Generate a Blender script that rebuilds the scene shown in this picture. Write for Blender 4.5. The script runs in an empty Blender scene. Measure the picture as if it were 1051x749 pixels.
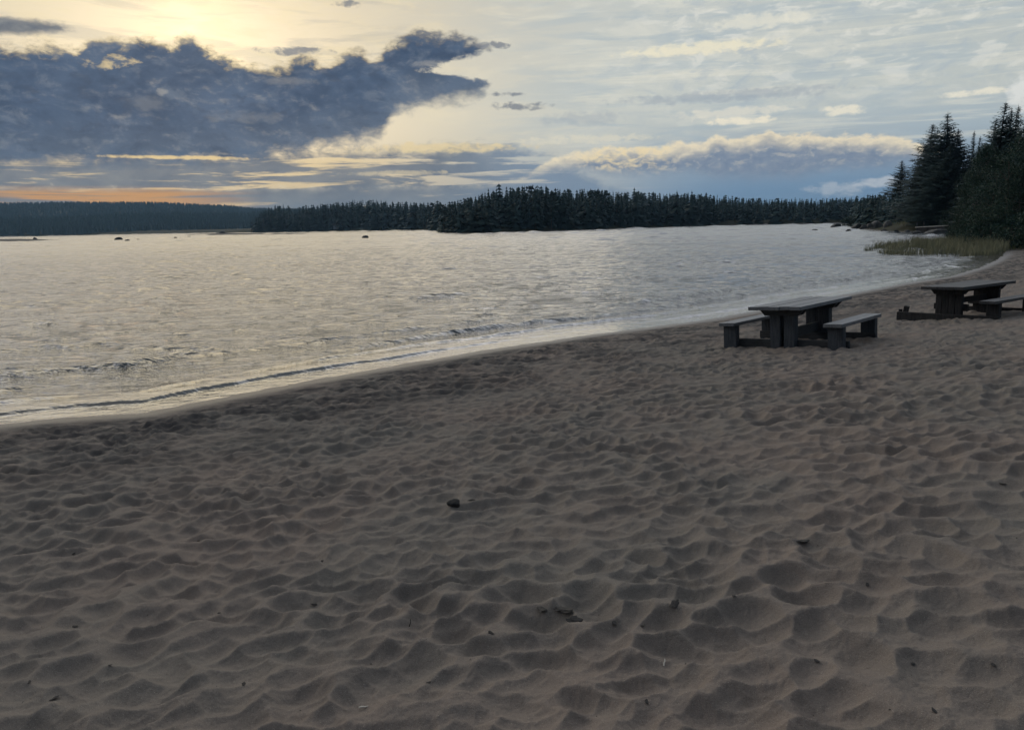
import bpy, bmesh, math, random
import numpy as np
from mathutils import Vector, Matrix, Euler

random.seed(7)
RNG = np.random.default_rng(11)
scene = bpy.context.scene
COL = scene.collection
R = math.radians

# ------------------------------------------------------------------ camera
PW, PH, F = 1051.0, 749.0, 760.0
EYE = 2.60                      # height above the lake
PITCH, ROLL = R(10.69), R(1.17)
CAM_M = Matrix.Rotation(R(90) - PITCH, 4, 'X') @ Matrix.Rotation(-ROLL, 4, 'Z')
CAM_M.translation = (0, 0, EYE)
cd = bpy.data.cameras.new('camera'); cam = bpy.data.objects.new('camera', cd); COL.objects.link(cam)
cam.matrix_world = CAM_M
cd.sensor_fit = 'HORIZONTAL'; cd.sensor_width = 36.0; cd.lens = F / PW * 36.0
cd.clip_start = 0.05; cd.clip_end = 20000
scene.camera = cam
C3 = CAM_M.to_3x3()

def ray(px, py):
    return (C3 @ Vector(((px - PW/2)/F, -(py - PH/2)/F, -1.0))).normalized()
def azel(px, py):
    d = ray(px, py)
    return math.degrees(math.atan2(d.x, d.y)), math.degrees(math.asin(d.z))
def hit(px, py, z=0.0):
    d = ray(px, py); t = (z - EYE)/d.z
    return Vector((d.x*t, d.y*t, z))
def bydist(px, dist, z=0.0):
    """ground point seen in direction of column px at the horizon, dist metres off"""
    py = 231 - 0.0204*(px - 525)
    d = ray(px, py); h = math.hypot(d.x, d.y)
    return Vector((d.x/h*dist, d.y/h*dist, z))
def hor(px):
    return 231 - 0.0204*(px - 525)
def z_at(px, py, p):
    d = ray(px, py); h = math.hypot(d.x, d.y)
    return EYE + d.z/h*math.hypot(p[0], p[1])

# ------------------------------------------------------------------ tagging
def tag(o, label=None, cat=None, group=None, kind=None):
    if label: o['label'] = label
    if cat: o['category'] = cat
    if group: o['group'] = group
    if kind: o['kind'] = kind
    return o
def empty(name, loc, rz=0):
    o = bpy.data.objects.new(name, None); COL.objects.link(o)
    o.location = loc; o.rotation_euler = (0, 0, rz); o.empty_display_size = .2
    return o
def link(name, me, parent=None):
    o = bpy.data.objects.new(name, me); COL.objects.link(o)
    if parent: o.parent = parent
    return o
def np_mesh(name, V, Fc, mat, smooth=False, matidx=None):
    """V (n,3); Fc list of (m,k) int arrays"""
    me = bpy.data.meshes.new(name)
    if not isinstance(Fc, (list, tuple)): Fc = [Fc]
    Fc = [np.asarray(f, np.int32) for f in Fc if len(f)]
    V = np.asarray(V, np.float32)
    me.vertices.add(len(V)); me.vertices.foreach_set('co', V.ravel())
    nl = sum(f.size for f in Fc); npoly = sum(len(f) for f in Fc)
    me.loops.add(nl); me.loops.foreach_set('vertex_index', np.concatenate([f.ravel() for f in Fc]))
    tot = np.concatenate([np.full(len(f), f.shape[1], np.int32) for f in Fc])
    start = np.concatenate([[0], np.cumsum(tot)[:-1]]).astype(np.int32)
    me.polygons.add(npoly); me.polygons.foreach_set('loop_start', start)
    if smooth: me.polygons.foreach_set('use_smooth', np.ones(npoly, bool))
    for m in (mat if isinstance(mat, (list, tuple)) else [mat]): me.materials.append(m)
    if matidx is not None: me.polygons.foreach_set('material_index', np.asarray(matidx, np.int32))
    me.update(calc_edges=True); me.validate()
    return me
def bm_mesh(name, bm, mat, smooth=False):
    me = bpy.data.meshes.new(name); bm.to_mesh(me); bm.free()
    if smooth:
        for p in me.polygons: p.use_smooth = True
    me.materials.append(mat)
    return me

# ------------------------------------------------------------------ node DSL
class X:
    def __init__(s, nt, sock): s.nt, s.s = nt, sock
    def _m(s, op, *a, clamp=False):
        n = s.nt.nodes.new('ShaderNodeMath'); n.operation = op; n.use_clamp = clamp
        for i, v in enumerate((s,) + a):
            if isinstance(v, X): s.nt.links.new(v.s, n.inputs[i])
            else: n.inputs[i].default_value = float(v)
        return X(s.nt, n.outputs[0])
    def __add__(s, o): return s._m('ADD', o)
    __radd__ = __add__
    def __mul__(s, o): return s._m('MULTIPLY', o)
    __rmul__ = __mul__
    def __sub__(s, o): return s._m('SUBTRACT', o)
    def __rsub__(s, o): return (s*-1.0) + o
    def __truediv__(s, o): return s._m('DIVIDE', o)
    def clamp(s): return s._m('ADD', 0.0, clamp=True)
    def pow(s, o): return s._m('POWER', o)
    def exp(s): return s._m('EXPONENT')
    def abs(s): return s._m('ABSOLUTE')
    def max(s, o): return s._m('MAXIMUM', o)
    def min(s, o): return s._m('MINIMUM', o)
    def step(s, a, b):
        """smooth 0..1 as s runs a..b"""
        n = s.nt.nodes.new('ShaderNodeMapRange'); n.interpolation_type = 'SMOOTHSTEP'
        s.nt.links.new(s.s, n.inputs['Value'])
        if a < b:
            n.inputs['From Min'].default_value = a; n.inputs['From Max'].default_value = b
            n.inputs['To Min'].default_value = 0; n.inputs['To Max'].default_value = 1
        else:
            n.inputs['From Min'].default_value = b; n.inputs['From Max'].default_value = a
            n.inputs['To Min'].default_value = 1; n.inputs['To Max'].default_value = 0
        return X(s.nt, n.outputs['Result'])
    def curve(s, pts):
        """piecewise curve of (x,y), x and y already in 0..1"""
        n = s.nt.nodes.new('ShaderNodeFloatCurve'); c = n.mapping.curves[0]
        n.mapping.extend = 'HORIZONTAL'
        pts = sorted(pts)
        while len(c.points) < len(pts): c.points.new(.5, .5)
        for p, (a, b) in zip(c.points, pts): p.location = (a, b); p.handle_type = 'AUTO_CLAMPED'
        n.mapping.update()
        s.nt.links.new(s.s, n.inputs['Value'])
        return X(s.nt, n.outputs[0])
def vec(nt, x, y, z):
    n = nt.nodes.new('ShaderNodeCombineXYZ')
    for i, v in enumerate((x, y, z)):
        if isinstance(v, X): nt.links.new(v.s, n.inputs[i])
        else: n.inputs[i].default_value = v
    return X(nt, n.outputs[0])
def noise(nt, v, scale, detail=4, rough=.55, dist=0.0, col=False, lac=2.0):
    n = nt.nodes.new('ShaderNodeTexNoise'); n.inputs['Scale'].default_value = scale
    n.inputs['Detail'].default_value = detail; n.inputs['Roughness'].default_value = rough
    n.inputs['Distortion'].default_value = dist; n.inputs['Lacunarity'].default_value = lac
    if v is not None: nt.links.new(v.s, n.inputs['Vector'])
    return X(nt, n.outputs['Color' if col else 'Fac'])
def mix(nt, f, a, b, kind='RGBA', blend='MIX'):
    n = nt.nodes.new('ShaderNodeMix'); n.data_type = kind
    if kind == 'RGBA': n.blend_type = blend
    k = {'RGBA': (6, 7, 2), 'FLOAT': (2, 3, 0)}[kind]
    for i, v in ((0, f), (k[0], a), (k[1], b)):
        if isinstance(v, X): nt.links.new(v.s, n.inputs[i])
        elif isinstance(v, (tuple, list)): n.inputs[i].default_value = (*v, 1.0)
        else: n.inputs[i].default_value = v
    return X(nt, n.outputs[k[2]])
def mapping(nt, v, scale=(1, 1, 1), rot=(0, 0, 0), loc=(0, 0, 0)):
    n = nt.nodes.new('ShaderNodeMapping'); nt.links.new(v.s, n.inputs['Vector'])
    n.inputs['Scale'].default_value = scale; n.inputs['Rotation'].default_value = rot; n.inputs['Location'].default_value = loc
    return X(nt, n.outputs[0])
def new_mat(name):
    m = bpy.data.materials.new(name); m.use_nodes = True; nt = m.node_tree
    return m, nt, nt.nodes['Principled BSDF']
def texco(nt, which='Object'):
    return X(nt, nt.nodes.new('ShaderNodeTexCoord').outputs[which])
def geo(nt, which='Position'):
    return X(nt, nt.nodes.new('ShaderNodeNewGeometry').outputs[which])
def attr(nt, name, out='Fac'):
    n = nt.nodes.new('ShaderNodeAttribute'); n.attribute_name = name
    return X(nt, n.outputs[out])
def bump(nt, h, dist, strength=1.0, normal=None):
    n = nt.nodes.new('ShaderNodeBump'); n.inputs['Strength'].default_value = strength
    n.inputs['Distance'].default_value = dist
    nt.links.new(h.s, n.inputs['Height'])
    if normal: nt.links.new(normal.s, n.inputs['Normal'])
    return X(nt, n.outputs[0])
def setin(nt, b, name, v):
    if isinstance(v, X): nt.links.new(v.s, b.inputs[name])
    elif isinstance(v, (tuple, list)): b.inputs[name].default_value = (*v, 1.0)
    else: b.inputs[name].default_value = v

# ------------------------------------------------------------------ numpy noise
def _hash(ix, iy, seed):
    h = (ix.astype(np.int64)*374761393 + iy.astype(np.int64)*668265263 + seed*974634777) & 0x7fffffff
    h = ((h ^ (h >> 13))*1274126177) & 0x7fffffff
    return ((h ^ (h >> 16)) & 0xffff).astype(np.float32)/65535.0
def vnoise(x, y, seed=0):
    ix = np.floor(x); iy = np.floor(y); fx = (x-ix).astype(np.float32); fy = (y-iy).astype(np.float32)
    ix = ix.astype(np.int64); iy = iy.astype(np.int64)
    u = fx*fx*fx*(fx*(fx*6-15)+10); v = fy*fy*fy*(fy*(fy*6-15)+10)
    def g(i, j):
        a = _hash(ix+i, iy+j, seed)*6.2831853
        return np.cos(a)*(fx-i) + np.sin(a)*(fy-j)
    return (g(0,0)*(1-u) + g(1,0)*u)*(1-v) + (g(0,1)*(1-u) + g(1,1)*u)*v
def fbm(x, y, oct=4, seed=0, gain=.5):
    t = 0; a = 1.0
    for k in range(oct):
        t = t + a*vnoise(x*2.0**k + 13.7*k, y*2.0**k - 7.1*k, seed+k); a *= gain
    return t
def bowls(x, y, cell, seed, k=.10, ax=1.0):
    """trodden sand: rounded hollows that meet in crests (soft minimum of paraboloids), about 0..1"""
    u = x/(cell*ax); v = y/cell
    iu = np.floor(u).astype(np.int64); iv = np.floor(v).astype(np.int64)
    acc = np.zeros_like(u, dtype=np.float32)
    for di in (-1, 0, 1):
        for dj in (-1, 0, 1):
            ci = iu+di; cj = iv+dj
            cx = ci + .5 + (_hash(ci, cj, seed)-.5)*.95; cy = cj + .5 + (_hash(ci, cj, seed+1)-.5)*.95
            dep = _hash(ci, cj, seed+2)*.55
            th = _hash(ci, cj, seed+3)*3.14159; an = .6 + .8*_hash(ci, cj, seed+4)
            dx = u-cx; dy = v-cy; c = np.cos(th); s_ = np.sin(th)
            a = (dx*c+dy*s_)*an; b = (-dx*s_+dy*c)/an
            p = (a*a+b*b)*1.7 - dep
            acc += np.exp(-p/k).astype(np.float32)
    return -k*np.log(acc+1e-20) + .3

# ------------------------------------------------------------------ lake outline
SHORE_PX = [(0,435),(60,429),(110,425.5),(150,423),(190,415),(250,403.5),(300,394),(400,376),(500,359),(600,344.5),(720,329),(800,315),
            (871,301.5),(925,291.5),(974,284),(1003,275.5),(1022,267.5),(1030,262)]
near = [hit(*p) for p in SHORE_PX]
d0 = (near[0]-near[1]).normalized()
pts = [Vector((-160,-120,0)), Vector((-60,-46,0)), Vector((-24,-9.5,0)), near[0] + d0*4.5 + Vector((0,-.4,0))] + near
pts += [hit(1032,254), hit(1010,248.5), hit(985,243.5), hit(983,239.6), hit(979,238.1), hit(941,238.0), hit(925,238.4), hit(905,237.6), hit(890,236.2), hit(876,234.2)]
for px, dist in [(878,300),(876,435),(853,430),(830,415),(790,430),(740,425),(690,385),(650,350),(600,310),(560,288),(520,277),(485,270),(462,276),(455,290),
                 (452,420),(440,560),(400,680),(340,760),(300,800),(262,840),(228,860),(218,880),(222,930),(240,1050),(200,1250),(120,1400),(0,1500),(-120,1500),(-400,1300),(-900,900)]:
    pts.append(bydist(px, dist))
pts += [Vector((-900,100,0)), Vector((-500,-150,0))]
LAKE = np.array([(p.x, p.y) for p in pts], np.float32)
N_NEAR_LO, N_NEAR_HI = 0, 31

def lake_s(x, y, lo=0, hi=None):
    """signed distance to the waterline: positive on land"""
    n = len(LAKE); A = LAKE; B = np.roll(LAKE, -1, axis=0)
    best = np.full(x.shape, 1e12, np.float32); ins = np.zeros(x.shape, bool)
    for i in range(n):
        ax_, ay_ = A[i]; bx_, by_ = B[i]
        if hi is None or lo <= i <= hi:
            ex, ey = bx_-ax_, by_-ay_
            t = np.clip(((x-ax_)*ex+(y-ay_)*ey)/(ex*ex+ey*ey), 0, 1)
            dd = (x-ax_-t*ex)**2 + (y-ay_-t*ey)**2
            np.minimum(best, dd, out=best)
        c = ((ay_ > y) != (by_ > y))
        xi = ax_ + (y-ay_)*(bx_-ax_)/(by_-ay_ + (1e-9 if by_ == ay_ else 0))
        ins ^= c & (x < xi)
    s = np.sqrt(best)
    return np.where(ins, -s, s)
SX = [-60,-12,-4,-1.5,-.5,0,1,3,5,8,11,14,30,60,200]
SZ = [-5,-1.6,-.45,-.12,-.035,0,.07,.19,.33,.63,.97,1.15,1.55,2.4,3.5]
def hills(x, y):
    r = np.hypot(x, y); az = np.degrees(np.arctan2(x, y))
    h = 0
    # long wooded ridge across the lake on the left
    prof = np.interp(az, [-75,-50,-38,-34.6,-30,-25,-20,-17,-13,-8,0], [48,62,72,77,80,79,66,46,26,6,0])
    h = h + prof*np.exp(-((r-2600)/520)**2)
    low = np.interp(az, [-75,-40,-31,-26,-18,-12], [18,20,17,25,22,12])
    h = h + low*np.exp(-((r-1720)/150)**2)*.9
    # low rise behind the opposite shore
    rise = np.interp(az, [-19,-16,-8,-3,4,12,25], [0,13,13,7,5,4,3])
    dist = np.interp(az, [-19,-12,-4.6,-4.4,0,12,25], [980,960,820,420,420,560,480])
    h = h + rise/(1+np.exp(-(r-dist)/25))
    return h
def ground_z(x, y, s, r):
    z = np.interp(s, SX, SZ)
    far = np.clip((r-90)/80, 0, 1)*np.clip(s/6, 0, 1)
    z = z + far*np.clip(s*.18, 0, 1.6) + np.where(s > 0, hills(x, y)*np.clip(s/30, 0, 1), 0)
    return z
def gz(x, y):
    x = np.array([x], np.float32); y = np.array([y], np.float32)
    s = lake_s(x, y); return float(ground_z(x, y, s, np.hypot(x, y))[0])

def sand_relief(x, y, s):
    wx = x + .04*vnoise(x*3.1, y*3.1, 91) + .012*vnoise(x*9, y*9, 93); wy = y + .04*vnoise(x*3.1, y*3.1, 92) + .012*vnoise(x*9, y*9, 94)
    c, sn = math.cos(.12), math.sin(.12)
    rx, ry = wx*c+wy*sn, -wx*sn+wy*c
    b1 = bowls(rx, ry, .168, 5, k=.026, ax=1.32)
    b2 = bowls(wx*.8+wy*.6, -wx*.6+wy*.8, .12, 25, k=.06, ax=1.2)
    b3 = bowls(wx*.6-wy*.8, wx*.8+wy*.6, .42, 65, k=.06, ax=1.2)
    m = .85 + .8*vnoise(x*.75, y*.75, 41)
    b1 = b1 - .07*np.log1p(np.exp(np.clip((b1-.80)/.07, -30, 30)))
    b3 = b3 - .15*np.log1p(np.exp(np.clip((b3-.6)/.15, -30, 30)))
    h = .080*b1*m + .024*b2*np.clip(.6+1.2*vnoise(x*1.1, y*1.1, 42), .15, 1.3) + .022*b3
    h = h + .012*fbm(x*.9, y*.9, 3, 43) + 0.0065*fbm(x*11, y*11, 4, 44, .6) + .0028*vnoise(x*45, y*45, 47)
    fade = np.clip((s-.25)/.95, 0, 1)
    return (h-.045)*fade*fade*(3-2*fade) + .006*vnoise(x*3, y*3, 46)*np.clip((s+.5)*2, 0, 1)

# ------------------------------------------------------------------ ground sheet (polar, densest where the camera stands)
def angles(dense, lim):
    a = np.linspace(-lim, lim, dense)
    k = np.linspace(lim, 360-lim, 90)[1:-1]
    return np.radians(np.concatenate([a, k]))
def polar(rr, th):
    Rr, T = np.meshgrid(rr, th, indexing='ij')
    return Rr*np.sin(T), Rr*np.cos(T), Rr
def ring_faces(nr, nt):
    i = np.arange(nr-1)[:, None]; j = np.arange(nt)[None, :]; j2 = (j+1) % nt
    a = i*nt+j; b = i*nt+j2; c = (i+1)*nt+j2; d = (i+1)*nt+j
    return np.stack([a, d, c, b], -1).reshape(-1, 4)

rr = np.concatenate([np.linspace(.05, 1.3, 30)[:-1], np.geomspace(1.3, 14, 760)[:-1], np.geomspace(14, 75, 330)[:-1], np.geomspace(75, 6000, 150)])
th = angles(1080, 44)
gx, gy, gr = polar(rr, th)
gx = gx.astype(np.float32); gy = gy.astype(np.float32)
near_m = rr < 75
gs = np.empty_like(gx)
gs[near_m] = lake_s(gx[near_m], gy[near_m], 0, 29)
gs[~near_m] = lake_s(gx[~near_m], gy[~near_m])
GZ = ground_z(gx, gy, gs, gr).astype(np.float32)
lim = rr < 110
GZ[lim] += sand_relief(gx[lim], gy[lim], gs[lim])*np.clip((110-gr[lim])/50, 0, 1)
V = np.stack([gx, gy, GZ], -1).reshape(-1, 3)
def surf_z(x, y):
    """height of the built sand surface"""
    a = np.array([x], np.float32); b = np.array([y], np.float32)
    s = lake_s(a, b)
    return float((ground_z(a, b, s, np.hypot(a, b)) + sand_relief(a, b, s))[0])

# sand material
m_sand, nt, b = new_mat('sand')
P = geo(nt); sh = attr(nt, 'shore')
n1 = noise(nt, P, .55, 5, .6); n2 = noise(nt, P, 2.2, 6, .62); n3 = noise(nt, P, 220, 3, .7); n4 = noise(nt, P, 330, 2, .6)
colr = mix(nt, n1.step(.38, .66), (.168, .152, .135), (.204, .164, .140))
colr = mix(nt, n2.step(.48, .72)*.55, colr, (.130, .121, .114))
colr = mix(nt, n3.step(.38, .66)*.45, colr, (.27, .236, .20))
colr = mix(nt, n4.step(.585, .68)*.70, colr, (.075, .065, .058))
colr = mix(nt, noise(nt, P, 340, 1, .5).step(.67, .73)*.7, colr, (.52, .47, .40))
# damp sand: the wet strip along the water, and old wash marks above it
damp = noise(nt, mapping(nt, P, (.55, 1.3, 1), (0, 0, R(-47))), 1.6, 6, .65).step(.42, .57)*sh.step(.2, .8)*sh.step(4.6, 2.2)
wet = sh.step(.75, .22)
colr = mix(nt, damp*.82, colr, (.052, .050, .052))
colr = mix(nt, wet*.6, colr, (.075, .068, .062))
forest = (sh.step(14, 26)*attr(nt, 'rad').step(48, 62)).max(sh.step(.3, 1.6)*attr(nt, 'rad').step(85, 130))
colr = mix(nt, forest, colr, mix(nt, n2, (.025, .030, .014), (.05, .045, .025)))
setin(nt, b, 'Base Color', colr)
setin(nt, b, 'Roughness', mix(nt, wet, .93, .48, 'FLOAT'))
setin(nt, b, 'Specular IOR Level', mix(nt, wet, .12, .32, 'FLOAT'))
hh = n3*.6 + noise(nt, P, 60, 4, .65)*1.6 + n4*.35
setin(nt, b, 'Normal', bump(nt, hh, .0045, .9))

me = np_mesh('ground', V, ring_faces(len(rr), len(th)), m_sand, smooth=True)
a = me.attributes.new('shore', 'FLOAT', 'POINT'); a.data.foreach_set('value', gs.ravel().astype(np.float32))
a = me.attributes.new('rad', 'FLOAT', 'POINT'); a.data.foreach_set('value', gr.ravel().astype(np.float32))
ground = tag(link('ground', me), 'trodden brown sand beach sloping down to the lake', 'beach', kind='structure')

# ------------------------------------------------------------------ lake
rw = np.concatenate([np.geomspace(5.5, 60, 700)[:-1], np.geomspace(60, 2200, 760)[:-1], np.geomspace(2200, 9000, 30)])
tw = angles(900, 44)
wx, wy, wr = polar(rw, tw)
wx = wx.astype(np.float32); wy = wy.astype(np.float32)
ws = np.empty_like(wx); nm = rw < 60
ws[nm] = lake_s(wx[nm], wy[nm], 0, 29); ws[~nm] = lake_s(wx[~nm], wy[~nm])
def waves(x, y, s, r):
    rng = np.random.default_rng(3)
    z = np.zeros_like(x)
    ux = x + .5*vnoise(x*.25, y*.25, 61); uy = y + .8*vnoise(x*.3, y*.3, 62)
    for k in range(16):
        L = rng.uniform(.55, 2.6); d = rng.normal(R(-62), .38)   # running in toward the beach
        z = z + .0062*L**.9*np.sin(2*np.pi*(ux*math.cos(d)+uy*math.sin(d))/L + rng.uniform(0, 7))
    groups = np.clip(.45 + 1.7*vnoise(x*.19, y*.26, 63), .08, 1.9)
    z = z*groups*np.clip((-s-1.6)/2.2, .05, 1)
    # short steeper wavelets here and there
    fl = np.clip((-s-1.2)/3, 0, 1)
    z = z + fl*(.20*np.clip(vnoise(ux*.75, uy*2.3, 301)-.34, 0, 1) + .36*np.clip(vnoise(ux*.28, uy*1.0, 302)-.36, 0, 1))
    # low breakers running along the beach
    along = x*.75 + y*.66
    for off, amp, wd, sd in ((.70, .055, .10, 71), (1.55, .062, .13, 72), (2.6, .125, .26, 73), (4.1, .10, .30, 74)):
        pos = off + .42*vnoise(along*.16, along*0+off, sd) + .14*vnoise(along*.7, along*0, sd+9) + .05*vnoise(along*2.3, along*0, sd+4)
        q = (-s-pos)/wd
        prof = np.where(q < 0, np.exp(-(q*1.9)**2), np.exp(-(q*.75)**2))
        gate = np.clip(.45 + 1.6*vnoise(along*.11, along*0+sd, sd+20) + .5*vnoise(along*.9, along*0, sd+21), 0, 1.1)
        gate = np.clip(gate+(.25 if off < 2 else .12), 0, 1.1)
        z = z + amp*prof*gate
    z = z*np.clip((80-r)/45, 0, 1)
    # farther out the wind has more room: longer waves of the same steepness
    far = r > 22
    xf, yf, rf, sf = x[far], y[far], r[far], s[far]
    zf = np.zeros_like(xf)
    for Lm in (1.0, 1.6, 2.6, 4.2, 6.8, 11.):
        q = np.log(rf/(Lm*38))
        wgt = np.exp(-(q/.55)**2) if Lm < 11 else np.where(q < 0, np.exp(-(q/.55)**2), 1.0)*.7
        k_ = wgt > .02
        if not k_.any(): continue
        xx, yy = xf[k_], yf[k_]; acc = np.zeros_like(xx)
        uu = xx + .5*Lm*vnoise(xx/Lm*.4, yy/Lm*.4, 161); vv = yy + .5*Lm*vnoise(xx/Lm*.4, yy/Lm*.4, 162)
        for m_ in range(9):
            L = Lm*rng.uniform(.65, 1.5); d = rng.normal(R(-72), .55)
            acc += STEEP*L/6.283*np.sin(2*np.pi*(uu*math.cos(d)+vv*math.sin(d))/L + rng.uniform(0, 7))
        acc *= np.clip(.7 + 1.6*vnoise(xx/Lm*.13, yy/Lm*.22, 163), .2, 2.2)
        zf[k_] += (acc*wgt[k_]).astype(np.float32)
    z[far] += zf*np.clip((rf-22)/25, 0, 1)*np.clip(-sf/3, .10, 1)
    return z
STEEP = .058
WZ = waves(wx, wy, ws, wr).astype(np.float32)
m_water, nt, b = new_mat('lake_water')
P = geo(nt); sh = attr(nt, 'shore'); rad = attr(nt, 'rad')
Pw = mapping(nt, P, (1, 2.3, 1), (0, 0, R(12)))
calm = sh.step(-2.5, -1.2)           # the thin sheet of wash at the edge is smooth
h1 = noise(nt, Pw, .85, 3, .5, .4); h2 = noise(nt, mapping(nt, P, (1, 1.7, 1), (0, 0, R(-20))), 3.4, 4, .55, .3)
h3 = noise(nt, Pw, .16, 3, .5); h4 = noise(nt, Pw, .035, 3, .5)
farw = rad.step(25, 160)
hh = (h1*.34*(1.0-farw*.5) + h2*.21*(1.0-farw*.4) + h3*.5*farw)*(1.0-calm*.80)
setin(nt, b, 'Normal', bump(nt, hh, .62, 1.0))
setin(nt, b, 'Base Color', mix(nt, sh.step(-2.0, -.05), (.012, .020, .022), (.075, .068, .058)))
foam = noise(nt, P, 14, 5, .7).step(.60, .68)*sh.step(-.34, -.12)*sh.step(.12, -.03)*noise(nt, P, .7, 2).step(.45, .6)
setin(nt, b, 'Base Color', mix(nt, foam, mix(nt, sh.step(-2.0, -.05), (.012, .020, .022), (.075, .068, .058)), (.62, .62, .60)))
setin(nt, b, 'Roughness', mix(nt, foam, farw*.12+.07, .8, 'FLOAT')); setin(nt, b, 'IOR', 2.1)
me = np_mesh('lake_water', np.stack([wx, wy, WZ], -1).reshape(-1, 3), ring_faces(len(rw), len(tw)), m_water, smooth=True)
a = me.attributes.new('shore', 'FLOAT', 'POINT'); a.data.foreach_set('value', ws.ravel().astype(np.float32))
a = me.attributes.new('rad', 'FLOAT', 'POINT'); a.data.foreach_set('value', wr.ravel().astype(np.float32))
tag(link('lake_water', me), 'rippled silver and gold lake water', 'lake', kind='structure')

# ------------------------------------------------------------------ wood
def wood_mat(name, c1, c2, rough=.6, axis=0, spec=.4):
    m, nt, b = new_mat(name)
    P = texco(nt); sc = [14, 14, 14]; sc[axis] = 1.1
    g = noise(nt, mapping(nt, P, sc), 3.2, 6, .65, .6); g2 = noise(nt, P, 3.5, 4, .6)
    c = mix(nt, g.step(.32, .68), c1, c2)
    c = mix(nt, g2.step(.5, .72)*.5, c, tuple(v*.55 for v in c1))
    setin(nt, b, 'Base Color', c); setin(nt, b, 'Roughness', mix(nt, g, rough-.12, rough+.15, 'FLOAT'))
    setin(nt, b, 'Specular IOR Level', spec)
    setin(nt, b, 'Normal', bump(nt, g + g2*.6, .006, .8))
    return m
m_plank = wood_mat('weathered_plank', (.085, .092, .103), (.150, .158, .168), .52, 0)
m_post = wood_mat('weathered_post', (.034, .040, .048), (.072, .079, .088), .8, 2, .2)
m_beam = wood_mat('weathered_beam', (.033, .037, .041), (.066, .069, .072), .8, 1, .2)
m_plank_dark = wood_mat('tarred_plank', (.022, .023, .025), (.05, .05, .052), .62, 0, .35)
m_post_dark = wood_mat('tarred_post', (.020, .021, .023), (.045, .043, .042), .85, 2, .15)

def bx(bm, c, size, rot=None, bev=.008, taper=None):
    """bevelled box, optional taper = (sx, sy) shrink of the lower face"""
    t = bmesh.new(); bmesh.ops.create_cube(t, size=1)
    for v in t.verts:
        v.co = Vector((v.co.x*size[0], v.co.y*size[1], v.co.z*size[2]))
        if taper and v.co.z < 0: v.co.x *= taper[0]; v.co.y *= taper[1]
    if bev: bmesh.ops.bevel(t, geom=t.edges[:], offset=bev, segments=2, affect='EDGES', profile=.6)
    # a little warp so that no timber is perfectly straight
    for v in t.verts: v.co += Vector((random.uniform(-1, 1), random.uniform(-1, 1), random.uniform(-1, 1)))*.0025
    M = Matrix.Translation(c) @ (Euler(rot).to_matrix().to_4x4() if rot else Matrix.Identity(4))
    t.transform(M); me = bpy.data.meshes.new('tmp'); t.to_mesh(me); t.free(); bm.from_mesh(me); bpy.data.meshes.remove(me)
def part(name, bm, mat, parent):
    return link(name, bm_mesh(name, bm, mat), parent)

def planks(bm, L, W, z, th, n, gap=.005, cx=0, cy=0):
    w = (W - gap*(n-1))/n
    for i in range(n):
        bx(bm, (cx + random.uniform(-.012, .012), cy - W/2 + w/2 + i*(w+gap), z + random.uniform(-.0015, .0015)), (L, w, th), (random.uniform(-.006, .006), random.uniform(-.002, .002), 0))

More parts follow.
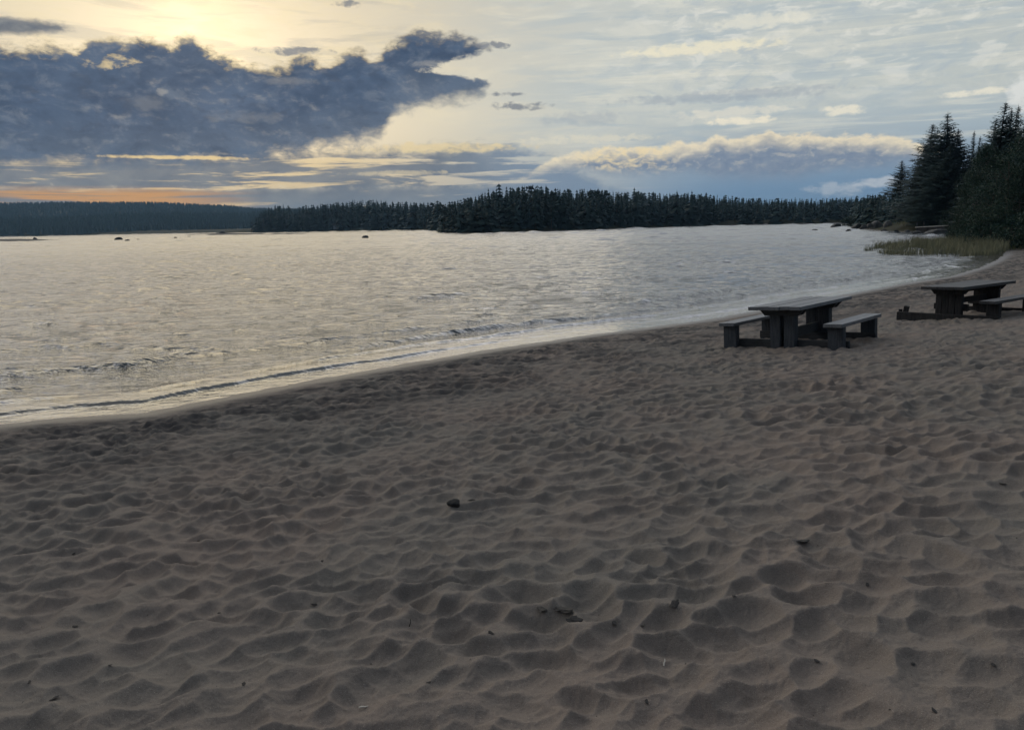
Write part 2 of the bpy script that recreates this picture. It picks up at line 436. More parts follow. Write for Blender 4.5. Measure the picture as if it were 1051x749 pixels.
def picnic_table(name, label, loc, rz, tilt, L, W, Hh, bench_off, bench_w, bench_h, mats, board=False, left_bench=True, bench_L=None, bench_shift=0, beam_in=-.125):
    mp, mo, mb = mats
    t = empty(name, loc, rz); t.rotation_euler = (tilt[0], tilt[1], rz)
    tag(t, label, 'picnic table')
    bL = bench_L or L*.93
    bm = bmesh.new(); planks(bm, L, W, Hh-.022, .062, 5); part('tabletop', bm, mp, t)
    px = L/2 - .42
    for sx in (-1, 1):
        bm = bmesh.new()
        bx(bm, (sx*px - .09*(-1 if sx < 0 else 1), 0, Hh-.05-.062), (.07, W*.86, .12), None, .006, (1, .74))
        bx(bm, (sx*px + .09*(-1 if sx < 0 else 1)*-1*-1, 0, Hh-.05-.062), (.07, W*.86, .12), None, .006, (1, .74))
        part('cleat', bm, mb, t)
        if board:
            bm = bmesh.new()
            for k in (-1.5, -.5, .5, 1.5): bx(bm, (sx*px, k*.135, (Hh-.16)/2 - .05), (.11, .13, Hh-.06), None, .012)
            part('leg', bm, mo, t)
            bm = bmesh.new(); bx(bm, (sx*px-.09*sx, 0, .29), (.06, .70, .13)); part('leg_brace', bm, mb, t)
        else:
            for k in (-1, 1):
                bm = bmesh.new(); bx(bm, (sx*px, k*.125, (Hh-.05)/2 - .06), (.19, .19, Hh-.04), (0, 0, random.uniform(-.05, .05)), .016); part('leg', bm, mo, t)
    bm = bmesh.new(); bx(bm, (0, 0, .24 if not board else .40), (px*2-.18, .07, .17 if not board else .12), None, .008); part('stretcher', bm, mp if False else mb, t)
    bm = bmesh.new(); bx(bm, (0, 0, Hh-.05-.065), (px*2-.26, .05, .10), None, .006); part('under_rail', bm, mb, t)
    span = bench_off*2 + bench_w
    for sx in (-1, 1):
        bm = bmesh.new(); bx(bm, (sx*(px+beam_in) + bench_shift*.5, 0, .05), (.075, span-.02, .19), None, .01); part('ground_beam', bm, mb, t)
    for sy in (-1, 1):
        if sy > 0 and not left_bench:
            # seat gone on this side: only two split stumps still stand on the beams
            for sx, hgt, ln in ((-1, .27, .22), (1, .16, -.1)):
                bm = bmesh.new()
                bx(bm, (sx*(px+.02), bench_off+.02, hgt/2), (.10, .10, hgt), (ln, .1*sx, .2), .008, None)
                bx(bm, (sx*(px+.03), bench_off+.13, hgt*.33), (.09, .05, hgt*.75), (ln-.25, .06, 0), .006)
                part('broken_bench_leg', bm, mo, t)
            continue
        bm = bmesh.new(); planks(bm, bL, bench_w, bench_h-.024, .060, 2, .006, bench_shift, sy*bench_off)
        part('bench_seat', bm, mp, t)
        for sx in (-1, 1):
            bm = bmesh.new()
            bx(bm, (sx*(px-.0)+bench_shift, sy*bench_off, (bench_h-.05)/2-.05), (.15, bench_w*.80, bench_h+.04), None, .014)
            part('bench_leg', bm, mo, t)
    return t

def yaw(az): return math.pi/2 - az
def ztable(c): return float(np.mean([surf_z(c.x+dx, c.y+dy) for dx in (-1, -.5, 0, .5, 1) for dy in (-1, -.5, 0, .5, 1)]))
c1 = Vector((5.40, 13.57, 0)); c1.z = ztable(c1)
table1 = picnic_table('picnic_table', 'grey wooden picnic table with both bench seats, nearer one left of the other', c1, yaw(R(43.5)), (R(-3.7), R(.5), 0), 2.43, .94, .76, .95, .31, .46,
                      (m_plank, m_post, m_beam), bench_L=1.98, bench_shift=-.11)
c2 = Vector((10.36, 16.68, 0)); c2.z = ztable(c2) - .04
table2 = picnic_table('picnic_table', 'darker picnic table with its left bench broken off, farther right at frame edge', c2, yaw(R(53.6)), (R(-1.6), R(.4), 0), 2.74, .86, .74, .90, .30, .47,
                      (m_plank_dark, m_post_dark, m_post_dark), board=True, left_bench=False, bench_L=2.6, bench_shift=-.05, beam_in=.125)
print('TABLE Z', c1.z, c2.z)

# ------------------------------------------------------------------ foliage
def leaf_mat(name, c1, c2, rough=.75):
    m, nt, b = new_mat(name)
    P = geo(nt); n = noise(nt, P, .9, 3, .6); oi = X(nt, nt.nodes.new('ShaderNodeObjectInfo').outputs['Random'])
    rnd = X(nt, nt.nodes.new('ShaderNodeNewGeometry').outputs['Random Per Island'])
    c = mix(nt, (n.step(.3, .7)*.5 + rnd*.5), c1, c2)
    hsv = nt.nodes.new('ShaderNodeHueSaturation'); nt.links.new(c.s, hsv.inputs['Color'])
    nt.links.new((oi*.05+.475).s, hsv.inputs['Hue']); nt.links.new((oi*.5+.75).s, hsv.inputs['Value'])
    setin(nt, b, 'Base Color', X(nt, hsv.outputs[0])); setin(nt, b, 'Roughness', rough); setin(nt, b, 'Specular IOR Level', .2)
    return m
def bark_mat(name, c1, c2):
    m, nt, b = new_mat(name); P = texco(nt)
    n = noise(nt, mapping(nt, P, (1, 1, .3)), 9, 5, .65)
    setin(nt, b, 'Base Color', mix(nt, n.step(.35, .65), c1, c2)); setin(nt, b, 'Roughness', .9)
    setin(nt, b, 'Normal', bump(nt, n, .02, .8))
    return m
m_spruce = leaf_mat('spruce_needles', (.013, .034, .036), (.028, .056, .050))
m_birch = leaf_mat('broad_leaves', (.015, .040, .028), (.028, .060, .038), .6)
m_farleaf = leaf_mat('conifer_needles', (.019, .043, .044), (.036, .066, .060))
m_bark = bark_mat('bark', (.045, .035, .028), (.10, .082, .065))
m_birchbark = bark_mat('pale_bark', (.12, .11, .10), (.42, .40, .37))

def tube(Vs, Fs, path, radii, n=6):
    base = sum(len(v) for v in Vs); path = [Vector(p) for p in path]; rows = []
    for i, p in enumerate(path):
        d = (path[min(i+1, len(path)-1)] - path[max(i-1, 0)]).normalized()
        u = d.orthogonal().normalized(); w = d.cross(u)
        rows += [tuple(p + (u*math.cos(k*2*math.pi/n) + w*math.sin(k*2*math.pi/n))*radii[i]) for k in range(n)]
    Vs.append(np.array(rows, np.float32))
    for i in range(len(path)-1):
        for k in range(n):
            a_ = base+i*n+k; b_ = base+i*n+(k+1) % n
            Fs.append((a_, b_, b_+n, a_+n))
def spruce(H, Rm, rng, spacing=.42, quad=.34, lo=.05, ragged=.3):
    """returns (trunk mesh, crown mesh)"""
    Vs, Fs = [], []
    tube(Vs, Fs, [(0,0,-.4), (.02*H*.1, 0, H*.35), (0, .01*H, H*.7), (0, 0, H)], [H*.014, H*.010, H*.006, .012], 7)
    z = H*lo; L = []
    while z < H*.985:
        t = z/H; rad = Rm*((1-t)**.92)*(.55+.45*min(1, (t-lo)*9+.2)) + .04
        nb = max(4, int(5 + rad*2.0)); ph = rng.random()*6.28
        for k in range(nb):
            if rng.random() < .07: continue
            a = ph + k*6.283/nb + rng.normal()*.25; l = rad*(1 + rng.normal()*ragged*.55); l = max(.08, min(l, rad*1.35))
            droop = -.32 + .75*t + rng.normal()*.08     # lower limbs hang, top ones rise
            L.append((z + rng.normal()*spacing*.25, a, l, droop))
        z += spacing*(.45+.75*(1-t))*(.8+.4*rng.random())
    q = []; 
    for (z, a, l, dr) in L:
        ca, sa = math.cos(a), math.sin(a); n = max(2, int(l/quad*2.1))
        ql = quad*min(1, .28+.55*(H-z)/3.2)
        for i in range(n+1):
            f = (i+.4*rng.random())/n
            r_ = l*f; zz = z + dr*r_ + .12*l*f*f
            for side in (-1, 1):
                w = ql*(.55+.6*rng.random())*(1.15-.55*f); ln = ql*(.7+.7*rng.random())
                dirx, diry = ca*.75 - sa*side*.66, sa*.75 + ca*side*.66
                p = np.array([ca*r_, sa*r_, zz]); tip = p + np.array([dirx*ln, diry*ln, -.22*ln + rng.normal()*.06])
                nx, ny = -diry, dirx; hang = -.35*w
                mid = p*.45+tip*.55
                q.append([p, mid + np.array([nx*w*.5, ny*w*.5, hang]), tip, mid - np.array([nx*w*.5, ny*w*.5, -hang*.2])])
    top = []
    q = np.array(q, np.float32).reshape(-1, 3)
    # leader
    lead = np.array([[-.05,0,H*.94],[.05,0,H*.94],[0,0,H*1.02],[0,-.05,H*.95]], np.float32)
    q = np.concatenate([q, lead])
    tm = np_mesh('trunk', np.concatenate(Vs), np.array(Fs), m_bark, True)
    cm = np_mesh('crown', q, np.arange(len(q)).reshape(-1, 4), m_spruce)
    return tm, cm
def leaf_cloud(rng, centre, rad, n, size):
    d = rng.normal(size=(n, 3)); d /= np.linalg.norm(d, axis=1)[:, None]+1e-6
    c = centre + d*rad*(rng.random((n, 1))**.45)
    u = rng.normal(size=(n, 3)); u /= np.linalg.norm(u, axis=1)[:, None]
    w = np.cross(u, rng.normal(size=(n, 3))); w /= np.linalg.norm(w, axis=1)[:, None]+1e-6
    s = size*(.6+.8*rng.random((n, 1)))
    return np.stack([c-u*s, c+w*s*.5, c+u*s, c-w*s*.5], 1).reshape(-1, 3)
def broadleaf(H, Rm, rng, mat, bark, clumps=70, leaves=110, size=.10, stems=1, lo=.12):
    Vs, Fs, Q = [], [], []
    for st in range(stems):
        ox, oy = (rng.normal()*.35*Rm*.5, rng.normal()*.35*Rm*.5) if stems > 1 else (0, 0)
        hh = H*(.8+.2*rng.random()) if st else H
        lean = rng.normal(size=2)*.08*H*.4
        tube(Vs, Fs, [(ox, oy, -.4), (ox+lean[0]*.3, oy+lean[1]*.3, hh*.4), (ox+lean[0], oy+lean[1], hh*.92)], [H*.013+.02, H*.009+.01, .02], 7)
        for c in range(clumps//stems):
            t = lo + (1-lo)*rng.random()**.85; a = rng.random()*6.283
            env = Rm*(math.sin(min(1, (t-lo*.6)/(1-lo*.6))**.62*math.pi)**.75*.95+.10)
            r_ = env*(.35+.65*rng.random())
            b0 = np.array([ox+lean[0]*t, oy+lean[1]*t, hh*max(.08, t-.10)]); e = np.array([ox+lean[0]*t+math.cos(a)*r_, oy+lean[1]*t+math.sin(a)*r_, hh*t])
            tube(Vs, Fs, [b0, b0*.45+e*.55+np.array([0,0,.1]), e], [.035, .02, .008], 4)
            Q.append(leaf_cloud(rng, e, np.array([1, 1, .75])*Rm*(.16+.16*rng.random()), leaves, size))
    q = np.concatenate(Q)
    return np_mesh('trunk', np.concatenate(Vs), np.array(Fs), bark, True), np_mesh('crown', q, np.arange(len(q)).reshape(-1, 4), mat)

def plant_tree(name, meshes, loc, scale, rz, label, cat, group=None, lean=(0, 0)):
    t = empty(name, loc, rz); t.rotation_euler = (lean[0], lean[1], rz); t.scale = scale; tag(t, label, cat, group)
    link('trunk', meshes[0], t); link('crown', meshes[1], t)
    return t
rngT = np.random.default_rng(21)
SPR = [spruce(15, 3.5, rngT, .34, .40), spruce(15, 3.1, rngT, .36, .40, ragged=.4), spruce(15, 3.8, rngT, .36, .42, ragged=.45), spruce(14, 2.0, rngT, spacing=.42, quad=.36, ragged=.5)]
def spruce_at(px, ytop, dist, w, var, label, group=None, lean=0):
    p = bydist(px, dist); p.z = gz(p.x, p.y)-.1
    H = z_at(px, ytop, p) - p.z; k = H/15.0*(15/14 if var == 3 else 1)
    return plant_tree('spruce_tree', SPR[var], p, (k*w, k*w, k), random.uniform(0, 6), label, 'spruce tree', group, (0, lean))
spruce_at(964, 116.5, 157, 1.51, 0, 'tallest spruce of the dark group of three behind the reeds', 'tall spruces on the right shore')
spruce_at(950, 128, 163, 1.58, 2, 'left spruce of the dark group of three behind the reeds', 'tall spruces on the right shore')
spruce_at(976, 132.5, 158, 1.51, 1, 'right spruce of the dark group of three behind the reeds', 'tall spruces on the right shore')
spruce_at(970, 148, 152, 1.35, 2, 'broad spruce half hidden between the tallest and the right spruce of the dark group', 'tall spruces on the right shore')
spruce_at(944, 149, 168, 1.35, 0, 'broad spruce half hidden behind the left spruce of the dark group', 'tall spruces on the right shore')
spruce_at(921.5, 165, 216, 1.51, 2, 'lone small spruce standing left of the tall spruce group', 'tall spruces on the right shore')
spruce_at(938, 172, 181, 1.51, 0, 'half height spruce hugging the left flank of the tall spruce group', 'tall spruces on the right shore')
spruce_at(957, 170, 153, 1.66, 2, 'bushy young spruce in front of the tall spruce group', 'tall spruces on the right shore')
spruce_at(992, 134.5, 163, 0.93, 3, 'thin spire spruce, taller of two in the gap between the spruce group and the thicket', 'tall spruces on the right shore')
spruce_at(998.5, 140, 165, 0.93, 3, 'thin spire spruce, shorter of two in the gap between the spruce group and the thicket', 'tall spruces on the right shore')
spruce_at(985, 168, 156, 1.82, 0, 'low spruce filling the foot of the gap beside the spruce group', 'tall spruces on the right shore')
spruce_at(1013, 122, 103, 1.13, 1, 'slim spruce at the left edge of the spires above the thicket', 'tall spruces on the right shore')
spruce_at(1021, 106, 100, 1.29, 0, 'highest spruce spire above the leafy thicket at right', 'tall spruces on the right shore')
spruce_at(1027.5, 111, 105, 0.83, 3, 'narrow spruce tucked against the highest spire above the thicket', 'tall spruces on the right shore')
spruce_at(1034, 109, 104, 1.06, 1, 'spruce with open top right of the highest spire', 'tall spruces on the right shore')
spruce_at(1049, 109, 98, 1.29, 2, 'spruce spire at the right frame edge above the thicket', 'tall spruces on the right shore')
spruce_at(1075, 96, 96, 1.51, 0, 'spruce just beyond the right frame edge', 'tall spruces on the right shore')

BIR = [broadleaf(8, 2.4, rngT, m_birch, m_birchbark, 90, 190, .062), broadleaf(8, 2.8, rngT, m_birch, m_birchbark, 100, 190, .062, 2), broadleaf(7, 3.0, rngT, m_birch, m_bark, 110, 180, .062, 3, .04)]
BUSH = [broadleaf(2.2, 1.5, rngT, m_birch, m_bark, 60, 90, .065, 4, .02), broadleaf(1.8, 1.6, rngT, m_birch, m_bark, 60, 90, .065, 5, .02)]
def broad_at(name, px, ytop, dist, w, var, label, cat, group, lib, h0):
    p = bydist(px, dist); p.z = gz(p.x, p.y)-.1
    k = (z_at(px, ytop, p) - p.z)/h0
    return plant_tree(name, lib[var], p, (k*w, k*w, k), random.uniform(0, 6), label, cat, group)
G = 'leafy trees of the right shore thicket'
for px, yt, dist, w, v, lab in [
    (1012, 152, 86.6, 1.0, 0, 'leafy tree at the upper left of the thicket, under the highest spruce spire'),
    (1034, 138, 86.6, 1.05, 1, 'tall leafy tree in the middle of the thicket, below the open topped spruce'),
    (1056, 126, 84.4, 1.1, 0, 'tallest leafy tree of the thicket, cut by the right frame edge'),
    (1000, 178, 84.4, 1.0, 1, 'lower leafy tree at the left shoulder of the thicket'),
    (1022, 172, 78.7, 1.05, 2, 'bushy multi stemmed tree at the front centre of the thicket'),
    (1046, 160, 75.2, 1.1, 2, 'bushy multi stemmed tree at the front right of the thicket'),
    (992, 200, 87.8, 1.0, 2, 'small rounded leafy tree at the thicket\'s left foot'),
    (1075, 140, 75.2, 1.1, 1, 'leafy tree just beyond the right frame edge')]:
    broad_at('leafy_tree', px, yt, dist, w, v, lab, 'tree', G, BIR, 8 if v < 2 else 7)
G = 'low bushes along the right shore'
for px, yt, dist, w, v, lab in [
    (1008, 226, 77.5, .9, 0, 'dark green bush behind the reeds, left of the thicket front'),
    (1026, 224, 74.1, .9, 1, 'dark green bush at the sand edge below the thicket'),
    (1045, 219, 70.7, .9, 0, 'dark green bush at the beach end, right frame edge'),
    (992, 230, 83.2, .8, 1, 'bush between the jetty and the thicket'),
    (1066, 216, 68.4, 1.0, 1, 'bush at the beach end beyond the frame edge'),
    (993, 221, 107.2, .8, 0, 'bush at the foot of the spruces behind the jetty'),
    (957, 224, 159.6, 1.1, 1, 'low bush on the bank left behind the jetty'),
    (937, 222, 166.4, 1.2, 0, 'low bush under the lone small spruce'),
    (917, 223, 199.5, 1.2, 1, 'low bush on the stony bank left of the lone spruce'),
    (895, 223, 228.0, 1.4, 0, 'low bush near the middle of the stony bank'),
    (876, 222, 273.6, 1.5, 1, 'low bush at the far end of the stony bank')]:
    broad_at('bush', px, yt, dist, w, v, lab, 'bush', G, BUSH, 2.2 if v == 0 else 1.8)

# -- the far woods
def far_spruce(rng, H=18, Rm=2.6, rows=13, blunt=.0):
    q, idx = [], []
    for i in range(rows):
        t = (i+.3*rng.random())/rows; z = H*(.06+.92*t); rad = (Rm*((1-t)**.95)*(1-blunt) + blunt*Rm*math.sqrt(max(0, 1-t*t*.98)))*(.8+.4*rng.random())+.05
        for k in range(7):
            a = rng.random()*6.283; l = rad*(.7+.6*rng.random()); w = rad*.55+.05; ca, sa = math.cos(a), math.sin(a)
            q.append([(0,0,z+H*.055), (ca*l-sa*w, sa*l+ca*w, z-l*.25), (ca*l*1.18, sa*l*1.18, z-l*.4), (ca*l+sa*w, sa*l-ca*w, z-l*.25)])
    q.append([(-.22,0,H*.9),(0,.1,H*.93),(.03,0,H*1.02),(.2,0,H*.9)])
    q = np.array(q, np.float32).reshape(-1, 3)
    Vs, Fs = [], []; tube(Vs, Fs, [(0,0,-1), (0,0,H*.9)], [.2, .04], 5)
    return q, Vs[0], np.array(Fs)
def far_round(rng, H=15, Rm=2.6):
    cl = []
    for c in range(22):
        t = .28+.68*rng.random(); env = Rm*math.sin(max(.15, (t-.15)/.87)*math.pi)**.6
        a = rng.random()*6.283; r_ = env*rng.random()**.5
        cl.append(leaf_cloud(rng, np.array([math.cos(a)*r_, math.sin(a)*r_, H*t]), np.array([1, 1, .8])*Rm*.36, 10, .62))
    Vs, Fs = [], []; tube(Vs, Fs, [(0,0,-1), (.2,0,H*.5), (0,.1,H*.85)], [.2, .14, .04], 5)
    return np.concatenate(cl), Vs[0], np.array(Fs)
rngF = np.random.default_rng(5)
FAR = [far_spruce(rngF, 18, 3.0), far_spruce(rngF, 18, 3.6), far_spruce(rngF, 18, 2.3), far_spruce(rngF, 18, 3.0, 12, .35), far_spruce(rngF, 18, 2.8, 14, .55), far_spruce(rngF, 18, 2.0),
       far_round(rngF, 18, 3.2), far_round(rngF, 18, 2.8)]
def far_mesh(f, name):
    q, tv, tf = f; n = len(q)//4
    return np_mesh(name, np.concatenate([q, tv]), [np.arange(len(q)).reshape(-1, 4), tf+len(q)], [m_farleaf, m_bark], matidx=[0]*n+[1]*len(tf))
FARM = [far_mesh(f, 'far_tree') for f in FAR]
SKY_X = [255,262,270,280,292,305,320,335,350,370,378,400,430,455,470,485,500,515,530,545,558,570,590,609,625,650,680,710,740,760,780,800,830,860,880,900,915,930,960]
SKY_Y = [228,224,214,210,207.5,212,209,208,206,203.5,202.5,205,206,206,203.5,200.5,195.5,190.5,188,188.5,188,192,192.5,190.5,195,194.5,197,196.5,198.5,202,202.5,202.5,202.5,202.5,200,197,196,196,198]
SH_X = [255,262,300,340,400,440,452,456,462,485,520,560,600,650,690,740,790,830,850,866,875,880,900,930,960]
SH_D = [860,845,800,760,680,560,420,292,276,270,277,288,310,350,385,425,430,415,430,440,432,225,195,170,160]
def far_place(px, back, frac):
    dist = float(np.interp(px, SH_X, SH_D)) + back
    p = bydist(px, dist); p.z = gz(p.x, p.y) - .3
    top = float(np.interp(px, SKY_X, SKY_Y)); base = hor(px)
    yt = base - (base-top)*frac
    return p, max(4.0, z_at(px, yt, p) - p.z)
NIND = 0
GF = 'trees along the opposite shore'
cols = np.arange(259, 925, 2.45)
for i, px in enumerate(cols):
    px = px + rngF.normal()*.9
    tall = rngF.random()
    back = 3 + 22*rngF.random()**1.5; frac = .60+.38*rngF.random() if tall < .60 else (.84+.16*rngF.random() if tall < .88 else .98+.14*rngF.random())
    frac *= .93 + .22*float(vnoise(np.array([px/9.0]), np.array([3.3]), 401)[0])
    p, H = far_place(px, back, frac)
    if px < 440: H = min(H, 27)
    rnd = rngF.random() < .22 and frac < .97
    v = int(rngF.integers(6, 8)) if rnd else int(rngF.integers(0, 6))
    o = link('broadleaf_tree' if rnd else 'conifer_tree', FARM[v])
    k = H/18; w = k*(.75+.9*rngF.random()**1.4)
    o.location = p; o.scale = (w, w, k); o.rotation_euler = (rngF.normal()*.02, rngF.normal()*.02, rngF.random()*6.28)
    tag(o, 'rounded dark tree at the waterline of the opposite shore' if rnd else 'pointed dark conifer at the waterline of the opposite shore', 'tree', GF)
    NIND += 1
def forest_mass(name, spots, label, lib=FAR, hmax=None):
    Q, T, nq = [], [], 0
    for (p, H, v, rz, wf) in spots:
        q, tv, tf = lib[v]; k = H/18; c, s_ = math.cos(rz), math.sin(rz)
        w = k*wf
        Q.append(np.stack([(q[:,0]*c-q[:,1]*s_)*w+p.x, (q[:,0]*s_+q[:,1]*c)*w+p.y, q[:,2]*k+p.z], 1))
    q = np.concatenate(Q)
    return tag(link(name, np_mesh(name, q, np.arange(len(q)).reshape(-1, 4), m_farleaf)), label, 'forest', kind='stuff')
spots = []
for k in range(1500):
    px = 262 + 690*rngF.random(); back = 20 + 95*rngF.random()
    if px < 280 and rngF.random() < .6: continue
    p, H = far_place(px, back, .70+.29*rngF.random()**1.3)
    if H > 30: H = 30
    spots.append((p, H, int(rngF.integers(0, 8)) if rngF.random() < .10 else int(rngF.integers(0, 6)), rngF.random()*6.28, .85+.5*rngF.random()))
forest_mass('opposite_forest', spots, 'dense dark forest rising behind the waterline trees of the opposite shore')
# far ridge woods
def mini(rng, H=18, Rm=2.6):
    q = []
    for i in range(3):
        z = H*(.05+.30*i); rad = Rm*(1-.28*i)
        for k in range(4):
            a = k*1.571+rng.random()*.6; ca, sa = math.cos(a), math.sin(a); w = rad*.8
            q.append([(0,0,z+H*.42), (ca*rad-sa*w, sa*rad+ca*w, z), (ca*rad*1.1, sa*rad*1.1, z-.5), (ca*rad+sa*w, sa*rad-ca*w, z)])
    return np.array(q, np.float32).reshape(-1, 3), None, None
MINI = [mini(rngF, 18, 3.2+.5*k) for k in range(5)]
def ridge_spots(n, r0, r1, a0, a1, h0, h1):
    az = R(a0)+(R(a1)-R(a0))*rngF.random(n); rr_ = r0+(r1-r0)*rngF.random(n)
    x = (rr_*np.sin(az)).astype(np.float32); y = (rr_*np.cos(az)).astype(np.float32)
    s = lake_s(x, y); z = ground_z(x, y, s, rr_)
    return [(Vector((float(a_), float(b_), float(c_)-1)), float(h0+(h1-h0)*rngF.random()), int(rngF.integers(0, 5)), float(rngF.random()*6.28), .9+.4*float(rngF.random()))
            for a_, b_, c_, d_ in zip(x, y, z, s) if d_ > 4]
forest_mass('ridge_forest', ridge_spots(9000, 2050, 2750, -50, -8, 9, 14), 'forest covering the long far ridge on the left', MINI)
forest_mass('lowland_forest', ridge_spots(5200, 1440, 1760, -50, -13, 9, 15), 'dark forest on the low ground along the far left shore below the ridge', MINI)

# ------------------------------------------------------------------ rocks
def rock_mat(name, c1, c2):
    m, nt, b = new_mat(name); P = texco(nt); n = noise(nt, P, 2.2, 6, .65)
    setin(nt, b, 'Base Color', mix(nt, n.step(.35, .68), c1, c2)); setin(nt, b, 'Roughness', .8)
    setin(nt, b, 'Normal', bump(nt, noise(nt, P, 5, 6, .65), .06, .8)); return m
m_rock = rock_mat('lichen_rock', (.055, .055, .055), (.15, .145, .135)); m_rock_dark = rock_mat('wet_rock', (.02, .021, .022), (.05, .048, .045))
def rock_mesh(seed, flat=.6, mat=None, sub=4):
    bm = bmesh.new(); bmesh.ops.create_icosphere(bm, subdivisions=sub, radius=1)
    rg = random.Random(seed); pl = [(Vector((rg.gauss(0,1), rg.gauss(0,1), rg.gauss(0,.8))).normalized(), rg.uniform(.62, .92)) for _ in range(11)]
    from mathutils import noise as mn
    for v in bm.verts:
        for n_, d_ in pl:
            e = v.co.dot(n_)
            if e > d_: v.co -= n_*(e-d_)*.9
        v.co *= 1 + .12*mn.fractal(v.co*1.7 + Vector((seed*3.1, 0, 0)), 1, 2, 4)
        v.co.z *= flat
    return bm_mesh('rock', bm, mat or m_rock, True)
ROCKS = [rock_mesh(k, .5+.08*k) for k in range(4)]; ROCKD = [rock_mesh(k+9, .45+.06*k, m_rock_dark) for k in range(3)]
def rock(px, py, wpx, hpx, var, label, dark=False, group=None, z=0.0, name='boulder'):
    p = hit(px, py, z); d = p.length; w = wpx*d/F/2; h = hpx*d/F
    me = (ROCKD if dark else ROCKS)[var % (3 if dark else 4)]
    o = link(name, me); zz = max(v.co.z for v in me.vertices)
    o.scale = (w, w*.75, h/zz*.92); o.location = (p.x, p.y, z - .0); o.rotation_euler = (0, 0, random.uniform(-.5, .5))
    return tag(o, label, 'boulder', group)
rock(375.5, 244.6, 7.5, 3.2, 1, 'lone dark rock out in the open lake, left of the wooded point', True)
rock(122, 246.6, 9, 3.0, 0, 'flat rock in the lake below the far ridge', True)
rock(131, 247.4, 5, 1.6, 1, 'tiny low rock just right of the flat rock in the lake', True)
rock(36, 246.6, 4.5, 2.6, 2, 'small rock off the tip of the low sandbar at left', True)
rock(142, 246.6, 4, 1.2, 0, 'faint rock awash farther right of the flat rock', True)
rock(180, 244.6, 3.5, 1.4, 2, 'faint left rock of two awash near the spit', True)
rock(194, 243.6, 4, 1.3, 1, 'faint right rock of two awash near the spit', True)
rock(228.5, 240.4, 6, 3.2, 1, 'rock on the tip of the low spit under the far woods', True)
rock(857.5, 233.4, 12.5, 4.0, 0, 'big rounded boulder in the water off the stony bank', True)
rock(836.5, 237.2, 7, 2.0, 1, 'low rock awash left of the big rounded boulder', True)
rock(871, 237.0, 5.5, 1.7, 2, 'low rock awash right of the big rounded boulder', True)
rock(879, 234.6, 13, 5.0, 0, 'large dark boulder at the tip of the stony bank', True)
rock(887, 235.3, 11, 4.4, 2, 'second dark boulder from the tip of the stony bank', True)
rock(899, 234.2, 13, 7.5, 1, 'broad grey boulder on top of the stony bank', z=.3)
rock(911, 233.0, 9, 6.5, 2, 'pale grey boulder on the stony bank under the low bushes', z=.6)
rock(907, 237.9, 7, 2.6, 1, 'small dark rock at the bank\'s waterline', True)
rock(919, 238.8, 6.5, 2.8, 0, 'dark rock at the waterline between bank and jetty', True)
rock(893, 231.6, 6, 2.4, 3, 'pale stone lying at the back of the stony bank', z=.9)
rock(931, 238.6, 6, 2.6, 3, 'grey stone at the waterline just left of the jetty')
# the low sandbar at the left and the spit
m_bar, nt, b = new_mat('dark_shingle'); setin(nt, b, 'Base Color', mix(nt, noise(nt, geo(nt), .8, 5), (.03, .028, .026), (.08, .072, .062))); setin(nt, b, 'Roughness', .85)
def bar(name, px0, px1, py, hpx, label):
    a_, c_ = hit(px0, py+.0), hit(px1, py); bm = bmesh.new(); bmesh.ops.create_grid(bm, x_segments=60, y_segments=14, size=1)
    L = (c_-a_).length/2; mid = (a_+c_)/2; d = mid.length; hh = hpx*d/F
    for v in bm.verts:
        x_, y_ = v.co.x, v.co.y
        e = max(0, 1-x_*x_)**.5*(1+.25*math.sin(x_*7+1))
        v.co = Vector((x_*L, y_*L*.22, -.25 + (hh+.25)*max(0, 1-y_*y_)**.8*min(1, e*1.4)*(.8+.3*math.sin(x_*19)*math.sin(x_*5+2))))
    o = link(name, bm_mesh(name, bm, m_bar, True)); o.location = mid; dd = c_-a_; o.rotation_euler = (0, 0, math.atan2(dd.y, dd.x))
    return tag(o, label, 'sandbar', kind='structure')
bar('sandbar', -60, 29, 247.6, 1.7, 'low dark sandbar at the left frame edge')
bar('gravel_spit', 214, 300, 240.6, 1.0, 'low gravel spit under the far woods')

# ------------------------------------------------------------------ jetty beyond the reeds
m_deck = wood_mat('bleached_deck', (.26, .26, .25), (.36, .355, .34), .6, 0)
a_, c_ = hit(943, 239.2), hit(978, 239.4)
jd = (c_-a_); jl = jd.length; j = empty('jetty', a_, math.atan2(jd.y, jd.x)); j.rotation_euler = (0, R(-2.2), math.atan2(jd.y, jd.x))
tag(j, 'small dark wooden jetty with a pale deck edge beyond the reeds', 'jetty')
bm = bmesh.new(); n = int(jl/.16)
for i in range(n): bx(bm, (i*jl/n+.08, 0, .92), (.14, 1.5, .045), None, .006)
bx(bm, (jl/2, -.78, .93), (jl, .05, .13), None, .006); part('deck', bm, m_deck, j)
bm = bmesh.new(); bx(bm, (jl/2, -.6, .48), (jl-.3, .10, .80)); bx(bm, (jl/2, .6, .78), (jl, .10, .18)); bx(bm, (jl/2+.4, -.45, .38), (jl-.9, .10, .62)); part('bearer', bm, m_post_dark, j)
for i in range(4):
    for sy in (-.68, .68):
        bm = bmesh.new(); x_ = .3+i*(jl-.6)/3
        bmesh.ops.create_cone(bm, cap_ends=True, segments=10, radius1=.11, radius2=.10, depth=2.2 if i else 3.0)
        bmesh.ops.translate(bm, vec=(x_, sy, -.2 if i else .2), verts=bm.verts); part('post', bm, m_post_dark, j)
rock(941, 239.9, 9, 3.0, 1, 'dark rock at the lake end of the jetty', True)
rock(960, 239.9, 26, 4.4, 0, 'long dark rock under the jetty deck', True)

